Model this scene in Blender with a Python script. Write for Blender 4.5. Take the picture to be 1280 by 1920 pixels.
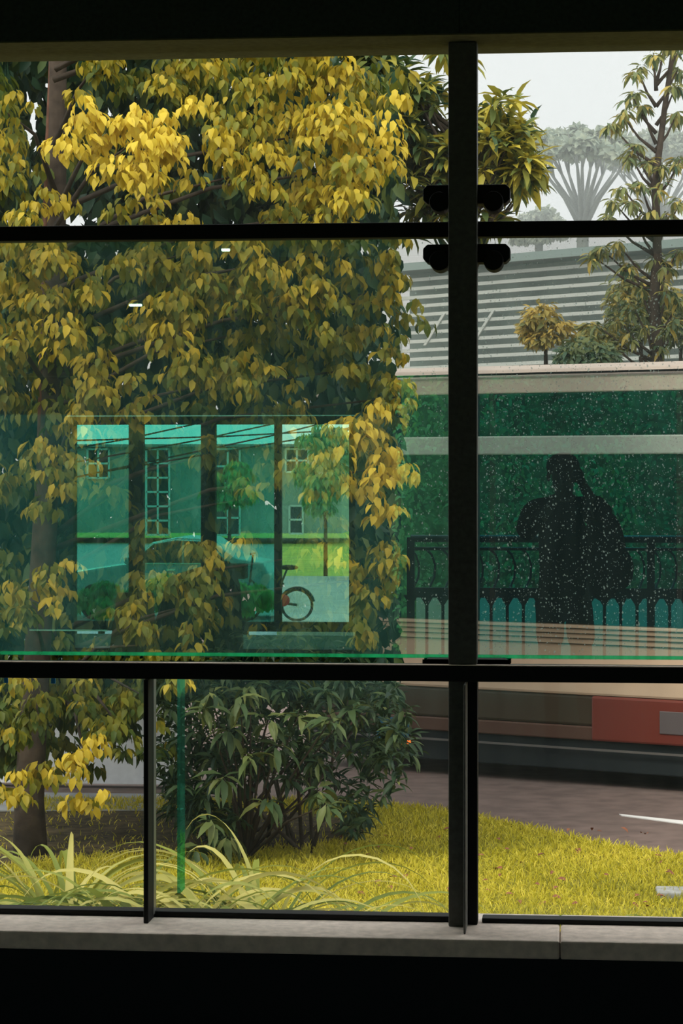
import bpy, math, random
import numpy as np
from mathutils import Vector, Matrix
random.seed(7); rng = np.random.default_rng(7)
S = bpy.context.scene; C = S.collection
for o in list(bpy.data.objects): bpy.data.objects.remove(o)

# ------------------------------------------------------------ camera
F = 4400.0; TH = math.atan(425 / F); EYE = 1.6; D0 = 6.66
cd = bpy.data.cameras.new('camera'); cam = bpy.data.objects.new('viewpoint', cd); C.objects.link(cam)
cam.location = (0, -D0, EYE); cam.rotation_euler = (math.pi / 2, 0, TH)
cd.sensor_fit = 'AUTO'; cd.sensor_width = 36; cd.lens = 36 * F / 1920; cd.shift_y = -70 / 1920
cd.clip_end = 600; S.camera = cam
Fw = Vector((-math.sin(TH), math.cos(TH), 0)); Rt = Vector((math.cos(TH), math.sin(TH), 0))

# ------------------------------------------------------------ sky and light (bright overcast day)
S.view_settings.view_transform = 'Standard'; S.view_settings.look = 'None'
S.view_settings.gamma = 1; S.view_settings.exposure = 0.0; S.view_settings.use_curve_mapping = False
w = bpy.data.worlds.new('overcast'); S.world = w; w.use_nodes = True
nt = w.node_tree; bg = nt.nodes['Background']
tc = nt.nodes.new('ShaderNodeTexCoord'); sx = nt.nodes.new('ShaderNodeSeparateXYZ')
nt.links.new(tc.outputs['Generated'], sx.inputs[0])
rp = nt.nodes.new('ShaderNodeValToRGB')
rp.color_ramp.elements[0].position = 0.0; rp.color_ramp.elements[0].color = (1.0, 1.06, 1.05, 1)
rp.color_ramp.elements[1].position = 0.8; rp.color_ramp.elements[1].color = (1.25, 1.3, 1.3, 1)
nt.links.new(sx.outputs['Z'], rp.inputs[0]); nt.links.new(rp.outputs[0], bg.inputs[0])
mr_ = nt.nodes.new('ShaderNodeMapRange')          # the overcast is brighter on the side where the sun stands (-Y)
mr_.inputs[1].default_value = -1.0; mr_.inputs[2].default_value = 1.0; mr_.inputs[3].default_value = 1.75; mr_.inputs[4].default_value = 1.0
nt.links.new(sx.outputs['Y'], mr_.inputs[0]); nt.links.new(mr_.outputs[0], bg.inputs[1])
sd = bpy.data.lights.new('sun', 'SUN'); sun = bpy.data.objects.new('sun', sd); C.objects.link(sun)
sd.energy = 2.1; sd.angle = math.radians(14); sd.color = (1, .95, .82)
sun.rotation_euler = Vector((-.35, -.65, 1.0)).to_track_quat('Z', 'Y').to_euler()

# ------------------------------------------------------------ placing helpers
def ray(px, py): return Fw + Rt * ((px - 640) / F) + Vector((0, 0, (890 - py) / F))
def at(px, py, Y):                       # point seen at a pixel, Y metres beyond the glass
    d = ray(px, py); t = (Y + D0) / d.y; return Vector((d.x * t, -D0 + d.y * t, EYE + d.z * t))
def rf(px, py, Y):                       # the real point whose mirror image stands there
    p = at(px, py, Y); return Vector((p.x, -p.y, p.z))
def dp(px, py, dep): d = ray(px, py); return Vector((0, -D0, EYE)) + d * dep
GZ = -0.6

# ------------------------------------------------------------ materials
def mat(name, col, rough=.8, metal=0, var=0, vscale=20, bump=0, spec=.3, emit=None, es=0):
    m = bpy.data.materials.new(name); m.use_nodes = True; n = m.node_tree.nodes; l = m.node_tree.links
    b = n['Principled BSDF']; b.inputs['Base Color'].default_value = (*col, 1)
    b.inputs['Roughness'].default_value = rough; b.inputs['Metallic'].default_value = metal
    b.inputs['Specular IOR Level'].default_value = spec
    if var or bump:
        t = n.new('ShaderNodeTexCoord'); no = n.new('ShaderNodeTexNoise'); no.inputs['Scale'].default_value = vscale
        no.inputs['Detail'].default_value = 6; l.new(t.outputs['Object'], no.inputs['Vector'])
        if var:
            r = n.new('ShaderNodeValToRGB')
            r.color_ramp.elements[0].position = .3; r.color_ramp.elements[1].position = .7
            r.color_ramp.elements[0].color = (*[c * (1 - var) for c in col], 1)
            r.color_ramp.elements[1].color = (*[min(1, c * (1 + var)) for c in col], 1)
            l.new(no.outputs[0], r.inputs[0]); l.new(r.outputs[0], b.inputs['Base Color'])
        if bump:
            bp = n.new('ShaderNodeBump'); bp.inputs['Strength'].default_value = bump; bp.inputs['Distance'].default_value = .02
            l.new(no.outputs[0], bp.inputs['Height']); l.new(bp.outputs[0], b.inputs['Normal'])
    if emit: b.inputs['Emission Color'].default_value = (*emit, 1); b.inputs['Emission Strength'].default_value = es
    return m
def leafmat(name, ramp, trans=.35, spec=.25):
    m = bpy.data.materials.new(name); m.use_nodes = True; n = m.node_tree.nodes; l = m.node_tree.links
    b = n['Principled BSDF']; b.inputs['Roughness'].default_value = .5; b.inputs['Specular IOR Level'].default_value = spec
    a = n.new('ShaderNodeAttribute'); a.attribute_name = 'tint'
    r = n.new('ShaderNodeValToRGB'); e = r.color_ramp.elements
    while len(e) < len(ramp): e.new(.5)
    for i, (p, c) in enumerate(ramp): e[i].position = p; e[i].color = (*c, 1)
    l.new(a.outputs['Fac'], r.inputs[0]); l.new(r.outputs[0], b.inputs['Base Color'])
    t = n.new('ShaderNodeBsdfTranslucent'); l.new(r.outputs[0], t.inputs[0])
    mx = n.new('ShaderNodeMixShader'); mx.inputs[0].default_value = trans
    l.new(b.outputs[0], mx.inputs[1]); l.new(t.outputs[0], mx.inputs[2]); l.new(mx.outputs[0], n['Material Output'].inputs[0])
    return m
def panemat(name, refl, rcol, tcol, dirt_veil=0.0, dcol=(.8, .85, .8)):
    m = bpy.data.materials.new(name); m.use_nodes = True; n = m.node_tree.nodes; l = m.node_tree.links
    n.remove(n['Principled BSDF'])
    g = n.new('ShaderNodeBsdfGlossy'); g.inputs['Roughness'].default_value = 0; g.inputs['Color'].default_value = (*rcol, 1)
    t = n.new('ShaderNodeBsdfTransparent'); t.inputs[0].default_value = (*tcol, 1)
    mx = n.new('ShaderNodeMixShader'); mx.inputs[0].default_value = refl
    l.new(t.outputs[0], mx.inputs[1]); l.new(g.outputs[0], mx.inputs[2]); out = mx
    if dirt_veil:
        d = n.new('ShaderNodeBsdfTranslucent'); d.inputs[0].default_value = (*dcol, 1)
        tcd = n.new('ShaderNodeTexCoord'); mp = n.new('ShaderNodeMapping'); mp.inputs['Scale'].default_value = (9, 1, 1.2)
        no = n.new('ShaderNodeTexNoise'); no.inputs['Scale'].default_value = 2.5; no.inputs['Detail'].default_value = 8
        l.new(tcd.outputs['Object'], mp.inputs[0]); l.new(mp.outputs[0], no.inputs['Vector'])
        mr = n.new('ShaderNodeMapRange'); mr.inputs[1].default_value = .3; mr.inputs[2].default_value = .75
        mr.inputs[3].default_value = dirt_veil * .5; mr.inputs[4].default_value = dirt_veil * 1.6
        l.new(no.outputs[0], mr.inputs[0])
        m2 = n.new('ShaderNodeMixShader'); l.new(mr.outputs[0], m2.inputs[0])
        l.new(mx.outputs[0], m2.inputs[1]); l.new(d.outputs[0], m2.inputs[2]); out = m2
    l.new(out.outputs[0], n['Material Output'].inputs[0]); return m

M = dict(
 black=mat('black_paint', (.008, .009, .009), .6, spec=.2),
 post=mat('post_paint', (.11, .11, .10), .6, var=.2, vscale=60, spec=.3),
 header=mat('header_paint', (.05, .065, .055), .9, var=.2, vscale=80, spec=.1),
 soffit=mat('soffit', (.14, .135, .07), .9, var=.15, vscale=50, spec=.1),
 sill=mat('sill_stone', (.84, .70, .60), .85, var=.16, vscale=30, bump=.2),
 lowwall=mat('low_wall', (.02, .026, .03), .9, spec=.1),
 floor=mat('floor_tile', (.16, .16, .16), .6, var=.2, vscale=8),
 ceil=mat('ceiling_paint', (.22, .25, .25), .9),
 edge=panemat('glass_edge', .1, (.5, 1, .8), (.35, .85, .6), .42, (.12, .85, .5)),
 steel=mat('steel', (.3, .3, .3), .4, .8),
 bark=mat('bark', (.05, .035, .025), .95, var=.4, vscale=14, bump=.6),
 bark_red=mat('reddish_bark', (.12, .055, .035), .95, var=.5, vscale=10, bump=.6),
 bark_grey=mat('grey_bark', (.20, .22, .20), .9, var=.2),
 asphalt=mat('asphalt', (.15, .105, .09), .9, var=.22, vscale=6, bump=.3),
 paving=mat('paving', (.34, .35, .36), .9, var=.15, vscale=4),
 kerb=mat('concrete', (.3, .3, .28), .9, var=.2),
 linep=mat('road_paint', (.75, .73, .7), .7),
 soil=mat('lawn_soil', (.20, .17, .015), .95, var=.5, vscale=5, bump=.5),
 backlawn=mat('back_lawn', (.34, .38, .06), .95, var=.3, vscale=1.5),
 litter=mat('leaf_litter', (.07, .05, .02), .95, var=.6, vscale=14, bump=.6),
)
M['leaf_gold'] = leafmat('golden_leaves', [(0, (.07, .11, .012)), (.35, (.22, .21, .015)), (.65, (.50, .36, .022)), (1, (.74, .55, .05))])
M['leaf_dark'] = leafmat('painted_shade_leaves', [(0, (.010, .035, .022)), (.6, (.03, .08, .04)), (1, (.12, .16, .04))], .2)  # inner crown leaves, shade between the sprays put into the colour
M['leaf_shrub'] = leafmat('shrub_leaves', [(0, (.015, .04, .02)), (.6, (.06, .10, .035)), (1, (.20, .22, .06))], .2)
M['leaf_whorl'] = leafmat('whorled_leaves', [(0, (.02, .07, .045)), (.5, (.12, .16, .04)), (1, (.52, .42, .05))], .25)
M['leaf_olive'] = leafmat('olive_leaves', [(0, (.06, .12, .07)), (.55, (.20, .22, .07)), (1, (.55, .40, .09))], .3)
M['leaf_haze'] = leafmat('haze_paled_leaves', [(0, (.22, .28, .22)), (1, (.38, .42, .30))], .3)  # far tree leaves paled, distance haze put into their colour
M['leaf_hedge'] = leafmat('hedge_leaves', [(0, (.10, .30, .14)), (.6, (.18, .46, .19)), (1, (.36, .64, .18))], .3)
M['leaf_strap'] = leafmat('strap_leaves', [(0, (.10, .16, .025)), (.6, (.30, .33, .06)), (1, (.62, .55, .17))], .35)
M['grass'] = leafmat('grass_blades', [(0, (.20, .20, .02)), (.5, (.52, .45, .02)), (1, (.80, .66, .08))], .35)

# ------------------------------------------------------------ mesh helpers
class MB:
    def __init__(s): s.v = []; s.f = []; s.t = []
    def add(s, vs, fs):
        b = len(s.v); s.v += [tuple(v) for v in vs]; s.f += [tuple(b + i for i in f) for f in fs]; return s
    def box(s, x0, x1, y0, y1, z0, z1):
        vs = [(x, y, z) for x in (x0, x1) for y in (y0, y1) for z in (z0, z1)]
        return s.add(vs, [(0, 1, 3, 2), (4, 6, 7, 5), (0, 4, 5, 1), (2, 3, 7, 6), (0, 2, 6, 4), (1, 5, 7, 3)])
    def tube(s, pts, r, n=8):
        pts = [Vector(p) for p in pts]; r = r if hasattr(r, '__len__') else [r] * len(pts); vs = []; fs = []
        for i, p in enumerate(pts):
            d = (pts[min(i + 1, len(pts) - 1)] - pts[max(i - 1, 0)])
            d = d.normalized() if d.length else Vector((0, 0, 1))
            a = d.orthogonal().normalized() if i == 0 else (a - d * a.dot(d)).normalized()
            b = d.cross(a)
            vs += [p + (a * math.cos(2 * math.pi * k / n) + b * math.sin(2 * math.pi * k / n)) * r[i] for k in range(n)]
        for i in range(len(pts) - 1):
            fs += [(i * n + k, i * n + (k + 1) % n, (i + 1) * n + (k + 1) % n, (i + 1) * n + k) for k in range(n)]
        fs += [tuple(range(n))[::-1], tuple((len(pts) - 1) * n + k for k in range(n))]
        return s.add(vs, fs)
    def prism(s, prof, a0, a1, axis='y'):            # profile in two axes extruded along the third
        n = len(prof)
        def P(u, v, a): return {'y': (u, a, v), 'x': (a, u, v), 'z': (u, v, a)}[axis]
        vs = [P(u, v, a0) for u, v in prof] + [P(u, v, a1) for u, v in prof]
        return s.add(vs, [tuple(range(n)), tuple(range(2 * n - 1, n - 1, -1))] + [(i, i + n, (i + 1) % n + n, (i + 1) % n) for i in range(n)])
    def ell(s, c, rx, ry, rz, nu=16, nv=10):
        vs = []; fs = []
        for j in range(nv + 1):
            ph = math.pi * j / nv
            for i in range(nu):
                t = 2 * math.pi * i / nu
                vs.append((c[0] + rx * math.sin(ph) * math.cos(t), c[1] + ry * math.sin(ph) * math.sin(t), c[2] + rz * math.cos(ph)))
        for j in range(nv):
            for i in range(nu): fs.append((j * nu + i, (j + 1) * nu + i, (j + 1) * nu + (i + 1) % nu, j * nu + (i + 1) % nu))
        return s.add(vs, fs)
    def build(s, name, m, parent=None, smooth=False, bevel=0):
        me = bpy.data.meshes.new(name); me.from_pydata(s.v, [], s.f); me.materials.append(m)
        if smooth: me.polygons.foreach_set('use_smooth', [True] * len(me.polygons))
        o = bpy.data.objects.new(name, me); C.objects.link(o); o.parent = parent
        import bmesh
        bm = bmesh.new(); bm.from_mesh(me); bmesh.ops.recalc_face_normals(bm, faces=bm.faces); bm.to_mesh(me); bm.free()
        if bevel:
            b = o.modifiers.new('bevel', 'BEVEL'); b.width = bevel; b.segments = 2; b.limit_method = 'ANGLE'
        return o
def tag(o, label, cat, group=None, kind=None):
    if label: o['label'] = label
    if cat: o['category'] = cat
    if group: o['group'] = group
    if kind: o['kind'] = kind
    return o
def struct(o, label=None):
    o['kind'] = 'structure'
    if label: o['label'] = label
    return o
def empty(name, loc, label, cat, rz=0, group=None):
    o = bpy.data.objects.new(name, None); C.objects.link(o); o.location = loc; o.rotation_euler.z = rz
    o.empty_display_size = .1; return tag(o, label, cat, group)
def norm(a): return a / np.maximum(np.linalg.norm(a, axis=1, keepdims=True), 1e-9)
def leaves(name, pos, d, nr, L, m, parent=None, wr=.5, curl=.25, tint=None, loc=None, fold=.12):
    """one mesh of curved, folded, pointed leaves"""
    N = len(pos); pos = np.asarray(pos, float); d = norm(d); nr = norm(nr - d * (nr * d).sum(1, keepdims=True)); s = np.cross(d, nr)
    L = np.broadcast_to(np.asarray(L, float), (N,))[:, None]; W = L * wr * .5
    if tint is None: tint = rng.random(N)
    if loc is not None: pos = pos - np.array(loc)
    c1 = pos + d * L * .33 - nr * L * curl * .08; c2 = pos + d * L * .68 - nr * L * curl * .4; tp = pos + d * L - nr * L * curl
    V = np.stack([pos, c1 - s * W * .95 + nr * W * fold * 3, c1, c1 + s * W * .95 + nr * W * fold * 3,
                  c2 - s * W * .8 + nr * W * fold * 3, c2, c2 + s * W * .8 + nr * W * fold * 3, tp], 1).reshape(-1, 3)
    tri = np.array([[0, 2, 1], [0, 3, 2], [1, 2, 5], [1, 5, 4], [2, 3, 6], [2, 6, 5], [4, 5, 7], [5, 6, 7]])
    T = (tri[None] + (np.arange(N) * 8)[:, None, None]).reshape(-1)
    me = bpy.data.meshes.new(name); me.vertices.add(len(V)); me.vertices.foreach_set('co', V.ravel())
    nf = N * 8; me.loops.add(nf * 3); me.loops.foreach_set('vertex_index', T.astype(np.int32))
    me.polygons.add(nf); me.polygons.foreach_set('loop_start', np.arange(0, nf * 3, 3, dtype=np.int32))
    me.polygons.foreach_set('use_smooth', np.ones(nf, bool))
    me.update(calc_edges=True); me.validate()
    a = me.attributes.new('tint', 'FLOAT', 'POINT'); a.data.foreach_set('value', np.repeat(np.clip(tint, 0, 1), 8))
    me.materials.append(m); o = bpy.data.objects.new(name, me); C.objects.link(o); o.parent = parent
    return o
def rvec(N): return norm(rng.normal(size=(N, 3)))
def lump(c, r, n, out=.5, down=.9, noise=.35, flat=.75, top=-.25):
    """leaves hanging in shingled tiers over a rounded spray"""
    u = rvec(n * 3); u = u[u[:, 2] > top][:n]; k = len(u)
    rad = 1 - .35 * rng.random((k, 1)) ** 2
    p = np.array(c) + u * rad * np.array([r, r, r * flat])
    d = u * np.array([out, out, .1]) + np.array([0, 0, -down]) + rvec(k) * noise
    nr = u + np.array([0, -.25, .55]) + rvec(k) * .35
    return p, d, nr, u
def cat_(L): return [np.concatenate([a[i] for a in L]) for i in range(len(L[0]))]

# ============================================================ SETTING: the glazed wall
def gx(px): return at(px, 890, 0).x
def gz(py, px=640): return at(px, py, 0).z
zT = gz(91); zB = gz(1722); ztr = (gz(448), gz(420)); zbar = (gz(1270), gz(1241)); 
X0, X1 = -7.0, 4.0
b = MB().box(X0, X1, -.20, .12, zT, 3.6); struct(b.build('wall_front', M['header']), 'dark header wall above the glazing')
b = MB().box(gx(866), gx(867.5), -.2015, -.199, zT, 3.3); struct(b.build('trim_1', M['black']), 'thin dark joint line in the header above the post')
b = MB().box(X0, X1, -.198, .10, zT - .004, zT); struct(b.build('trim_2', M['soffit']), 'narrow olive soffit strip under the header')
b = MB().box(X0, X1, -.22, .12, GZ, zB - .05); struct(b.build('wall_bottom', M['lowwall']), 'black low wall below the sill')
b = MB().box(X0, gx(1050) - .001, -.27, .12, zB - .05, zB); b.box(gx(1050) + .001, X1, -.27, .12, zB - .05, zB)
struct(b.build('trim_3', M['sill'], bevel=.006), 'grey stone window sill')
b = MB().box(X0, X1, -12.3, .12, -.25, 0); struct(b.build('floor', M['floor']), 'dark walkway floor')
b = MB().box(X0, X1, -11.6, .12, 3.3, 3.6); struct(b.build('ceiling', M['ceil']), 'dark walkway ceiling')
b = MB().box(X0, X1, -11.75, -11.55, 2.38, 3.6); struct(b.build('trim_4', M['lowwall']), 'added dark beam along the open side of the walkway, cutting off the mirrored hedge')  # added beam, hides the upper hedge and sky from the panes' reflections
b = MB().box(X0 - .2, X0, -11.6, .12, GZ, 3.6); struct(b.build('wall_left', M['lowwall']))
b = MB().box(X1, X1 + .2, -11.6, .12, GZ, 3.6); struct(b.build('wall_right', M['lowwall']))

# framing
fr = empty('window_frame', (gx(870), 0, zB), 'black steel window frame of post, transoms and bars standing on the grey sill', 'window frame')
def fpart(name, m, bx, bevel=.003, label=None):
    o = MB().box(bx[0], bx[1], bx[2], bx[3], bx[4], bx[5]).build(name, m, fr, bevel=bevel)
    o.matrix_parent_inverse = Matrix.Translation(fr.location).inverted()
    if label: o['label'] = label
    return o
pxl, pxr = gx(843.5), gx(896.5)
fpart('post', M['post'], (pxl, pxr, -.10, -.03, zbar[1] + .003, zT - .005), label='broad dark grey steel post')
fpart('post', M['post'], (pxl, gx(876), -.09, .0, zB, zbar[0]))
fpart('post', M['black'], (gx(877.5), pxr, -.06, .0, zB, zbar[0]))
fpart('post_fin', M['post'], (gx(874.5), gx(878.5), -.20, -.03, zB - .0, zbar[0]))
fpart('transom', M['black'], (X0, X1, -.03, .03, ztr[0], ztr[1]))
fpart('middle_bar', M['black'], (X0, X1, -.11, -.02, zbar[0], zbar[1]))
fpart('bar_highlight', M['sill'], (X0, X1, -.112, -.085, zbar[1], zbar[1] + .003))  # pale strip painted in for the highlight along the bar's top
fpart('bottom_rail', M['black'], (X0, gx(843), -.03, .03, zB, gz(1711)))
fpart('bottom_rail', M['black'], (gx(904), X1, -.03, .03, zB, gz(1713)))
fpart('mullion', M['black'], (gx(284), gx(293), -.13, -.01, zB, zbar[0]), label='thin black mullion in the lower row')
fpart('mullion_edge', M['steel'], (gx(292.6), gx(294), -.05, -.01, zB + .01, zbar[0]))

# glazing clamps either side of the post
def clamp(py0, py1, knob, label):
    e = empty('glazing_clamp', (gx(870), -.02, gz(py1)), label, 'clamp', group='black patch clamps on the post')
    e.location = (gx(876), -.02, gz((py0 + py1) / 2)); z0 = gz(py1) - e.location.z; z1 = gz(py0) - e.location.z
    h = gx(957) - gx(876); r = .012
    prof = [(-h + r, z0), (-h, z0 + r), (-h, z1 - r), (-h + r, z1), (h - r, z1), (h, z1 - r), (h, z0 + r), (h - r, z0)]
    MB().prism(prof, -.045, .03).build('clamp_plate', M['black'], e, bevel=.003)
    if knob:
        for sx_ in (-1, 1):
            MB().tube([(sx_ * h * .62, -.065, z0 + .004), (sx_ * h * .62, .03, z0 + .004)], .028, 20).build('bolt', M['black'], e, bevel=.003)
clamp(354, 389, True, 'black rounded patch clamp above the upper transom')
clamp(464, 498, True, 'black rounded patch clamp just below the upper transom')
clamp(1231, 1242, False, 'flat black patch clamp resting on the middle bar')

# panes
g_top = panemat('clear_glass', .03, (.7, .9, .9), (.97, .98, .97), .015)
g_mid = panemat('green_reflective_glass', .36, (.42, 1.0, .92), (1.0, .98, .93), .03, (.45, .85, .75))  # teal veil stands in for haze and mirrored tint besides dirt
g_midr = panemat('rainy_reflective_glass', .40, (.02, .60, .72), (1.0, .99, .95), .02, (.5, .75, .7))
g_low = panemat('lower_glass', .045, (.3, .9, .85), (.98, .98, .97), .012)
def pane(i, xa, xb, za, zb, m, label, edge=None):
    o = MB().box(xa, xb, 0.0, .0005, za, zb)
    o.v = o.v; o = MB().add([(xa, 0, za), (xb, 0, za), (xb, 0, zb), (xa, 0, zb)], [(0, 1, 2, 3)]).build('window_%d' % i, m)
    struct(o, label)
    return o
xm = gx(870)
pane(1, X0, xm - .02, ztr[1] - .02, zT, g_top, 'upper left clear pane')
pane(2, xm + .02, X1, ztr[1] - .02, zT, g_top, 'upper right clear pane')
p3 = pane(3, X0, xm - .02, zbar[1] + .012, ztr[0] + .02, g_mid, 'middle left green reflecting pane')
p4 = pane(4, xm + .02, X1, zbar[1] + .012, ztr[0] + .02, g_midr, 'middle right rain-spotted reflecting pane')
pane(5, X0, gx(288), zB, zbar[0], g_low, 'lower left narrow pane')
pane(6, gx(289), xm, zB, zbar[0], g_low, 'lower middle pane')
pane(7, xm, X1, zB, zbar[0], g_low, 'lower right pane')
for p, xa, xb in ((p3, X0, xm - .02), (p4, xm + .02, X1)):
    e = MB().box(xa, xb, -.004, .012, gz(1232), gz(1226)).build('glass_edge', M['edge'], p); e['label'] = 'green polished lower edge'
sliver = MB().box(gx(330), gx(336), .02, .10, zB + .06, zbar[0]).build('glass_sliver', panemat('sliver_glass', .25, (.1, .8, .6), (.45, .8, .68), .05, (.05, .5, .35)))  # thin green upright line, built as a translucent strip
tag(sliver, 'thin upright green glass fin behind the lower middle pane', 'glass fin')
for px, w_ in ((12, 7), (100, 8)):
    s_ = MB().box(gx(px - w_ / 2), gx(px + w_ / 2), -.004, -.001, gz(1286), gz(1272)).build('sticker', mat('blue_sticker', (.01, .25, .62), .5))
    tag(s_, 'small blue square sticker near the left end of the lower pane' if px < 50 else 'small blue square sticker further right on the lower left pane', 'sticker', 'blue stickers on the glass')

# raindrops on the middle panes
def drops():
    N = 6500; pos = []
    while len(pos) < N:
        px = random.uniform(690, 1290); py = random.uniform(455, 1225)
        if px < 900 and random.random() > ((px - 690) / 160) ** 2 * .8: continue
        if 838 < px < 902: continue
        if py < 560 and random.random() > .55: continue
        pos.append((px, py))
    mb_v = []; mb_f = []
    for px, py in pos:
        r = .0008 + .0018 * random.random() ** 4 ; x = gx(px); z = gz(py); b0 = len(mb_v); k = 6
        el = random.uniform(1, 1.6)
        mb_v += [(x + r * math.cos(t), -.001, z + r * el * math.sin(t)) for t in [2 * math.pi * i / k for i in range(k)]] + [(x, -.001 - r * .6, z)]
        mb_f += [(b0 + i, b0 + (i + 1) % k, b0 + k) for i in range(k)]
    m = MB(); m.v = mb_v; m.f = mb_f
    mt = panemat('water_drop', .35, (.9, .95, .95), (.85, .9, .9), .3, (.8, .95, .9))
    return m.build('raindrops', mt, smooth=True)
tag(drops(), 'countless tiny raindrops scattered on the middle panes beside the post', 'raindrops', kind='stuff')

# ============================================================ OUTDOOR GROUND (beyond the glass)
def ground_poly(name, pts, z, m, thick=.02, label=None):
    o = MB().prism([(p[0], p[1]) for p in pts], z - thick, z, 'z').build(name, m); return struct(o, label)
ground_poly('ground', [(-120, .3), (120, .3), (120, 260), (-120, 260)], GZ - .06, M['kerb'], label='far ground')
def gd(px, py): # point on ground at pixel
    d = ray(px, py); t = (GZ - EYE) / d.z; return Vector((d.x * t, -D0 + d.y * t, GZ))
edgepts = [gd(-400, 1500), gd(300, 1500), gd(560, 1500), gd(740, 1510), gd(843, 1520), gd(900, 1532), gd(1000, 1553), gd(1100, 1575), gd(1280, 1606), gd(1500, 1640), gd(1900, 1700)]
lawn = [(-9, .3)] + [(p.x, p.y) for p in edgepts] + [(9, .3)]
ground_poly('lawn', lawn, GZ, M['soil'], .05, 'mustard green lawn in front of the road')
ground_poly('road', [(p.x, p.y - .05) for p in edgepts] + [(60, 8), (60, 34), (-60, 60), (-60, 10)], GZ - .03, M['asphalt'], .02, 'brown grey wet road')
A = gd(1160, 1519); B = gd(1420, 1546); Cc = gd(1420, 1556); Dd = gd(1165, 1522)
tag(MB().prism([(p.x, p.y) for p in (A, B, Cc, Dd)], GZ - .03, GZ - .024, 'z').build('lane_line', M['linep']), 'white painted lane line on the road at the right', 'road marking')
p = gd(1262, 1680)
tag(MB().box(p.x - .09, p.x + .5, p.y - .09, p.y + .1, GZ - .02, GZ + .035).build('drain_cover', M['kerb'], bevel=.01), 'grey concrete slab in the grass at the right edge', 'drain cover')
pv = [gd(-300, 1523), gd(290, 1523), gd(330, 1492), gd(-300, 1484)]
ground_poly('path', [(q.x, q.y) for q in pv], GZ + .012, M['paving'], .03, 'pale grey path behind the left tree')
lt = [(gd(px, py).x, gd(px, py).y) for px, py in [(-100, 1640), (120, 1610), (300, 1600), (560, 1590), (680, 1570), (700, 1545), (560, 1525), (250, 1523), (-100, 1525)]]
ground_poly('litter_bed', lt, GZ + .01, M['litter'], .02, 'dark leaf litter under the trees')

# lawn blades
def inside(P, poly):
    x, y = P[:, 0], P[:, 1]; r = np.zeros(len(P), bool); n = len(poly)
    for i in range(n):
        x0, y0 = poly[i]; x1, y1 = poly[(i + 1) % n]
        if y0 == y1: continue
        c = ((y0 > y) != (y1 > y)) & (x < (x1 - x0) * (y - y0) / (y1 - y0) + x0); r ^= c
    return r
N = 150000; P = np.stack([rng.uniform(-3.6, 2.3, N), rng.uniform(3.6, 9.4, N)], 1)
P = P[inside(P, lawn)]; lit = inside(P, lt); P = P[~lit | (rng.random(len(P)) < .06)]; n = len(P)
pos = np.column_stack([P, np.full(n, GZ - .002)]); d = np.column_stack([rng.normal(0, .55, n), rng.normal(0, .55, n), np.ones(n)])
pat = np.sin(P[:, 0] * 3.1 + 1.3 * np.sin(P[:, 1] * 2.2)) * np.cos(P[:, 1] * 2.7 + P[:, 0]) * .18
leaves_g = leaves('grass', pos, d, rvec(n) + np.array([0, -.8, .3]), rng.uniform(.02, .055, n), M['grass'], wr=.13, curl=.5, tint=rng.normal(.5, .22, n) + pat)
tag(leaves_g, 'short mustard green grass of the lawn', 'grass', kind='stuff')
# dead leaves on lawn
pts = [gd(random.uniform(620, 1270), random.uniform(1560, 1715)) for _ in range(60)]
n = len(pts); pos = np.array([(q.x, q.y, GZ + .03) for q in pts])
tag(leaves('fallen_leaves', pos, rvec(n) * [1, 1, .2], rvec(n) * .3 + [0, -.3, 1], rng.uniform(.03, .06, n), mat('dead_leaf', (.22, .08, .04), .8, var=.4), wr=.6), 'brown fallen leaves dotted over the lawn', 'fallen leaves', kind='stuff')

# strap-leaved plants by the wall
def ribbon(base, az, lean, L, wd, n=15):
    pts = []; p = Vector(base); ang = math.pi / 2 - lean
    k = random.uniform(.9, 1.7) / n
    for i in range(n + 1):
        pts.append(p.copy()); p = p + Vector((math.cos(az) * math.cos(ang), math.sin(az) * math.cos(ang), math.sin(ang))) * (L / n)
        ang -= k * (1 + i * .21)
    return pts, wd
def strap(px, Y, ztop, nl, label, L=.95):
    c = at(px, 890, Y); e = empty('strap_leaf_plant', (c.x, c.y, GZ), label, 'plant', group='strap leaved plants below the window')
    H = ztop - GZ; V = []; Fc = []; T = []
    for k in range(nl):
        az = random.uniform(0, 2 * math.pi)
        if random.random() < .6: az = random.choice((0, math.pi)) + random.uniform(-.6, .6)
        pts, wd = ribbon((random.uniform(-.05, .05), random.uniform(-.05, .05), 0), az, random.uniform(.05, .5), H * random.uniform(1.15, 2.2), random.uniform(.014, .036))
        b0 = len(V); t = random.random(); sd_ = Vector((-math.sin(az), math.cos(az), 0)); up = Vector((0, 0, 1)); n = len(pts)
        tw = random.uniform(-.9, .9)
        for i, p in enumerate(pts):
            f = i / (n - 1); wv = wd * (1 - f ** 2.2) * (.6 + .8 * math.sin(math.pi * min(1, f + .15))) * .5 + .001
            s2 = (sd_ * math.cos(tw * f * 1.5) + Vector((math.cos(az), math.sin(az), 0)).cross(sd_) * math.sin(tw * f * 1.5))
            V += [p - s2 * wv, p + Vector((0, 0, -wv * .35)), p + s2 * wv]; T += [t + .25 * f] * 3
            if i: Fc += [(b0 + 3 * i - 3, b0 + 3 * i - 2, b0 + 3 * i + 1, b0 + 3 * i), (b0 + 3 * i - 2, b0 + 3 * i - 1, b0 + 3 * i + 2, b0 + 3 * i + 1)]
    m = MB(); m.v = [tuple(v) for v in V]; m.f = Fc; o = m.build('leaves', M['leaf_strap'], e, smooth=True)
    a = o.data.attributes.new('tint', 'FLOAT', 'POINT'); a.data.foreach_set('value', np.clip(T, 0, 1))
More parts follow.
